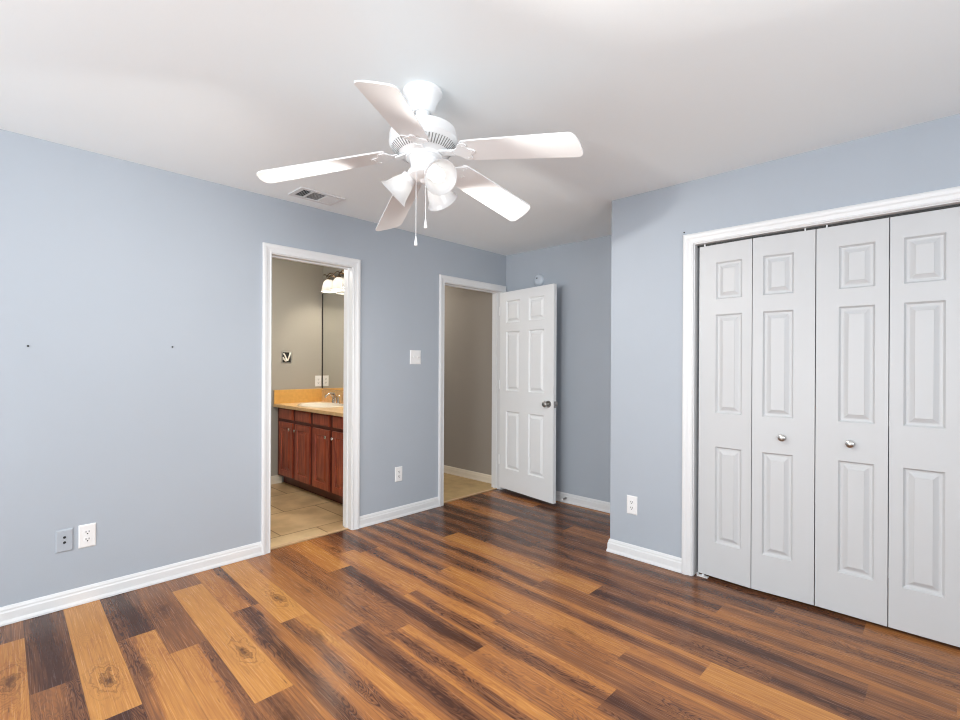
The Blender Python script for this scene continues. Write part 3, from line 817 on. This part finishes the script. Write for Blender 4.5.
for s in (-1, 1):
    b = MB(); b.lathe([(.0065, .006), (.0065, .0075), (.0050, .0082), (.0050, .0105), (.003, .0108)], 14, Matrix.Translation((0, s * .0135 + .004, 0)))
    b.build('jack', M_dark, t, True)['label'] = 'dark cable jack'
for s in (-1, 1): screw(t, 0, s * .046, M_blueplate)
t = plate_thing('light_switch', 'white two-gang light switch plate between the two doorways', 'light switch', on_left(2.697, 1.357), .118, .122, M_plate)
for s in (-1, 1):
    b = MB(); b.box(s * .023 - .006, s * .023 + .006, -.012, .012, .006, .0075); b.build('switch_frame', M_plate, t)
    b = MB(); b.T = Matrix.Translation((s * .023, 0, .0075)) @ Matrix.Rotation(radians(28 * s), 4, 'X'); b.box(-.0042, .0042, -.008, .008, -.004, .008, bevel=.001); b.build('toggle', M_plate, t)
    for q in (-1, 1): screw(t, s * .023, q * .030, M_plate)
# uncovered junction box on the bathroom wall
t = thing('junction_box', 'open electrical box with bent white wires on the bathroom wall', 'electrical box'); t.matrix_world = on_end(2.412, 1.366)
b = MB()
for x0, x1, y0, y1 in ((-.054, .054, -.062, -.054), (-.054, .054, .054, .062), (-.054, -.046, -.054, .054), (.046, .054, -.054, .054)): b.box(x0, x1, y0, y1, 0.0005, .006)
b.build('box_rim', M_steel, t)
b = MB(); b.box(-.046, .046, -.054, .054, .0005, .002); b.build('box_back', M_dark, t)['label'] = 'dark inside of the box'
M_wire = mat('white_cable', (0.85, 0.82, 0.74), 0.5)
for pts in ([(-.036, .044, .004), (-.02, .01, .016), (-.004, -.040, .020)], [(.040, .050, .004), (.024, .012, .018), (.002, -.040, .022)], [(-.040, .0, .004), (-.030, -.028, .014), (-.01, -.046, .016)]):
    b = MB(); b.tube(pts, .0085, 8); b.build('wire', M_wire, t, True)
# round detector on the alcove wall, partly behind the door's top edge
t = thing('smoke_detector', 'small round white detector high on the alcove wall above the open door', 'smoke detector'); t.matrix_world = Matrix.Translation((-2.930, YB, 2.130)) @ Matrix.Rotation(radians(90), 4, 'X')
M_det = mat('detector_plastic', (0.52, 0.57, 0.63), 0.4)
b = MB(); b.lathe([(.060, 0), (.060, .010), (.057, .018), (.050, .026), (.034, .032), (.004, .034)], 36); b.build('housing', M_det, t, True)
b = MB(); b.lathe([(.0075, .030), (.0075, .0345)], 12, Matrix.Translation((-.008, .020, 0))); b.build('sensor_hole', M_dark, t)['label'] = 'dark round sensor hole'
# door stop on the alcove baseboard
t = thing('door_stop', 'metal spring door stop on the alcove baseboard behind the door', 'door stop'); t.matrix_world = Matrix.Translation((-2.600, YB - .013, .045)) @ Matrix.Rotation(radians(90), 4, 'X')
b = MB(); b.lathe([(.012, 0), (.012, .004), (.006, .006)], 16); b.build('base', M_steel, t, True)
b = MB(); b.tube([(.0055 * cos(a * .7), .0055 * sin(a * .7), .006 + a * .0006) for a in range(0, 90)], .0012, 6); b.build('spring', M_steel, t, True)
b = MB(); b.lathe([(.006, .058), (.008, .060), (.008, .070), (.005, .073)], 16); b.build('rubber_tip', M_plate, t, True)['label'] = 'white rubber tip'
# nails left in the walls
def nail(M, label):
    b = MB(); b.lathe([(.0022, -.001), (.0022, .004), (.0048, .005), (.0045, .0065), (.001, .007)], 12)
    o = b.build('nail', M_dark, None, True); o.matrix_world = M; tag(o, label, 'nail', 'nails left in the walls'); return o
nail(on_left(.208, 1.378), 'dark nail in the left wall close to the picture edge')
nail(on_left(.845, 1.392), 'dark nail in the left wall nearer to the bathroom doorway')
nail(on_closet(-1.200, 2.126), 'dark nail at the top left corner of the closet casing')

# ------------------------------------------------------------------ bathroom
VF = 2.30
VX0, VX1 = XB + .004, -3.62
v = thing('vanity_cabinet', 'cherry red wooden bathroom vanity cabinet with raised-panel doors', 'cabinet', (0, 0, 0))
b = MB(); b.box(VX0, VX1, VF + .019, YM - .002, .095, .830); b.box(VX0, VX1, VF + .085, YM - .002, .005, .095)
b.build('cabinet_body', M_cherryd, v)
cols = [(-5.180, -4.872), (-4.812, -4.505), (-4.440, -4.132), (-4.070, -3.765)]
for i, (x0, x1) in enumerate(cols):
    b = MB(); b.T = Matrix.Translation((x0, VF, 0)); w = x1 - x0
    b.loops([[(0, .018, .712), (w, .018, .712), (w, .018, .822), (0, .018, .822)], [(0, .006, .712), (w, .006, .712), (w, .006, .822), (0, .006, .822)], [(.012, 0, .724), (w - .012, 0, .724), (w - .012, 0, .810), (.012, 0, .810)]])
    b.build('drawer_front', M_cherry, v)
    b = MB(); b.T = Matrix.Translation((x0, VF, 0))
    panel_face(b, w, .118, .680, [(.052, w - .052, .175, .625)], 0, -1, ((0, 0), (.004, .008), (.012, .009), (.040, .001)))
    for q in ([(0, 0, .118), (0, 0, .680), (0, .018, .680), (0, .018, .118)], [(w, 0, .118), (w, .018, .118), (w, .018, .680), (w, 0, .680)], [(0, 0, .118), (0, .018, .118), (w, .018, .118), (w, 0, .118)], [(0, 0, .680), (w, 0, .680), (w, .018, .680), (0, .018, .680)]): b.face(q)
    dr = b.build('cabinet_door', M_cherry, v)
    kx = x1 - .030 if i % 2 == 0 else x0 + .030
    b = MB(); b.lathe([(.006, 0), (.006, .010), (.014, .015), (.016, .021), (.012, .026), (.003, .028)], 14, Matrix.Translation((kx, VF, .615)) @ Matrix.Rotation(radians(90), 4, 'X'))
    b.build('knob', M_chrome, dr, True)['label'] = 'shiny round metal knob'
ct = thing('vanity_countertop', 'tan laminate countertop with splashes on the vanity', 'countertop')
SXC, SYC, SA, SB = -4.70, 2.53, .285, .190
b = MB()
# top with an oval hole for the basin
nseg = 48
hole = [(SXC + SA * cos(2*pi*i/nseg), SYC + SB * sin(2*pi*i/nseg)) for i in range(nseg)]
X0, X1, Y0_, Y1_ = VX0, VX1 - .01 + .02, VF - .030, YM - .002
outer = []
for i in range(nseg):
    a = 2*pi*i/nseg; dx, dy = cos(a), sin(a)
    tx = (X1 - SXC) / dx if dx > 1e-9 else ((X0 - SXC) / dx if dx < -1e-9 else 1e9)
    ty = (Y1_ - SYC) / dy if dy > 1e-9 else ((Y0_ - SYC) / dy if dy < -1e-9 else 1e9)
    s_ = min(tx, ty); outer.append((SXC + dx * s_, SYC + dy * s_))
for q in ((X0, Y0_), (X1, Y0_), (X1, Y1_), (X0, Y1_)):
    i = min(range(nseg), key=lambda i: hypot(outer[i][0] - q[0], outer[i][1] - q[1])); outer[i] = q
b.loops([[(x, y, .832) for x, y in outer], [(x, y, .860) for x, y in outer], [(x + (SXC - x) * .008, y + (SYC - y) * .012, .864) for x, y in outer], [(x, y, .864) for x, y in hole], [(x, y, .832) for x, y in hole]], True, False, False)
b.build('counter_slab', M_counter, ct)
b = MB(); b.box(VX0, VX0 + .020, Y0_, YM - .002, .8635, 1.012, bevel=.003); b.build('side_splash', M_splash, ct)
b = MB(); b.box(VX0 + .020, X1, YM - .022, YM - .002, .8635, 1.000, bevel=.003); b.build('back_splash', M_counter, ct)
b = MB()
rings = []
for s_, z in ((1.10, .864), (1.10, .870), (1.06, .876), (1.0, .874), (.95, .862), (.86, .82), (.65, .765), (.3, .742), (.08, .738)):
    rings.append([(SXC + SA * s_ * cos(2*pi*i/40), SYC + SB * s_ * sin(2*pi*i/40), z) for i in range(40)])
b.loops(rings, True, False, True)
b.build('basin', M_sink, ct, True, normals=False)['label'] = 'cream oval drop-in basin'
f = thing('faucet', 'chrome faucet with two handles behind the oval sink', 'faucet', (-4.82, 2.765, .864))
b = MB(); b.lathe([(.025, 0), (.025, .006), (.018, .010)], 20, Matrix.Diagonal((3.0, 1.1, 1, 1))); b.build('base', M_chrome, f, True)
b = MB(); b.tube([(0, 0, .008), (0, 0, .07), (0, -.02, .108), (0, -.07, .112), (0, -.115, .086), (0, -.122, .068)], [.016, .015, .0145, .013, .012, .011], 12); b.build('spout', M_chrome, f, True)
for s_ in (-1, 1):
    b = MB(); b.lathe([(.018, .008), (.016, .03), (.012, .055), (.012, .070), (.008, .074)], 14, Matrix.Translation((s_ * .052, 0, 0))); b.tube([(s_ * .052, 0, .066), (s_ * .090, -.01, .092)], [.008, .006], 8)
    b.build('handle', M_chrome, f, True)
mr = thing('wall_mirror', 'large frameless bathroom mirror above the vanity countertop', 'mirror')
b = MB(); b.box(XB + .021, -3.60, YM - .008, YM - .002, 1.003, 2.105); b.build('mirror_glass', M_mirror, mr)
b = MB(); b.box(XB + .002, XB + .020, YM - .010, YM - .002, 1.003, 2.105); b.build('edge_channel', M_dark, mr)['label'] = 'dark edge of the mirror'
vl_ = thing('vanity_light', 'bathroom wall lamp with a scrolled bar and glowing glass shades above the mirror', 'wall lamp', (0, 0, 0))
b = MB(); b.box(-5.02, -4.00, YM - .022, YM - .002, 2.235, 2.285, bevel=.004); b.build('back_plate', M_nickel, vl_)
M_bronze = mat('dark_bronze', (0.16, 0.11, 0.07), 0.35, metal=0.8)
SHX = [-4.93, -4.72, -4.51, -4.30, -4.09]
b = MB(); b.tube([(-5.05 + i * .012, YM - .10 + .012 * sin(i * .55), 2.272 + .018 * sin(i * .55 + 1)) for i in range(0, 90)], .006, 8); b.build('scroll_bar', M_bronze, vl_, True)['label'] = 'dark scrolled bar'
for x in SHX:
    b = MB(); b.tube([(x, YM - .02, 2.26), (x, YM - .07, 2.275), (x, YM - .10, 2.255), (x, YM - .10, 2.215)], .008, 8); b.lathe([(.022, 2.235), (.026, 2.21), (.024, 2.205)], 16, Matrix.Translation((x, YM - .10, 0)))
    b.build('lamp_arm', M_bronze, vl_, True)
    pr = [(.024, 2.222), (.040, 2.212), (.058, 2.190), (.068, 2.160), (.072, 2.130), (.078, 2.100), (.084, 2.086)]
    b = MB(); b.lathe(pr + [(r - .0025, h) for r, h in reversed(pr)], 28, Matrix.Translation((x, YM - .10, 0)), False, False)
    s_ = b.build('lamp_shade', M_vshade, vl_, True); s_['label'] = 'glowing white glass shade'
    b = MB(); b.sphere((x, YM - .10, 2.145), .030, 14); b.build('bulb', M_vbulb, s_, True)
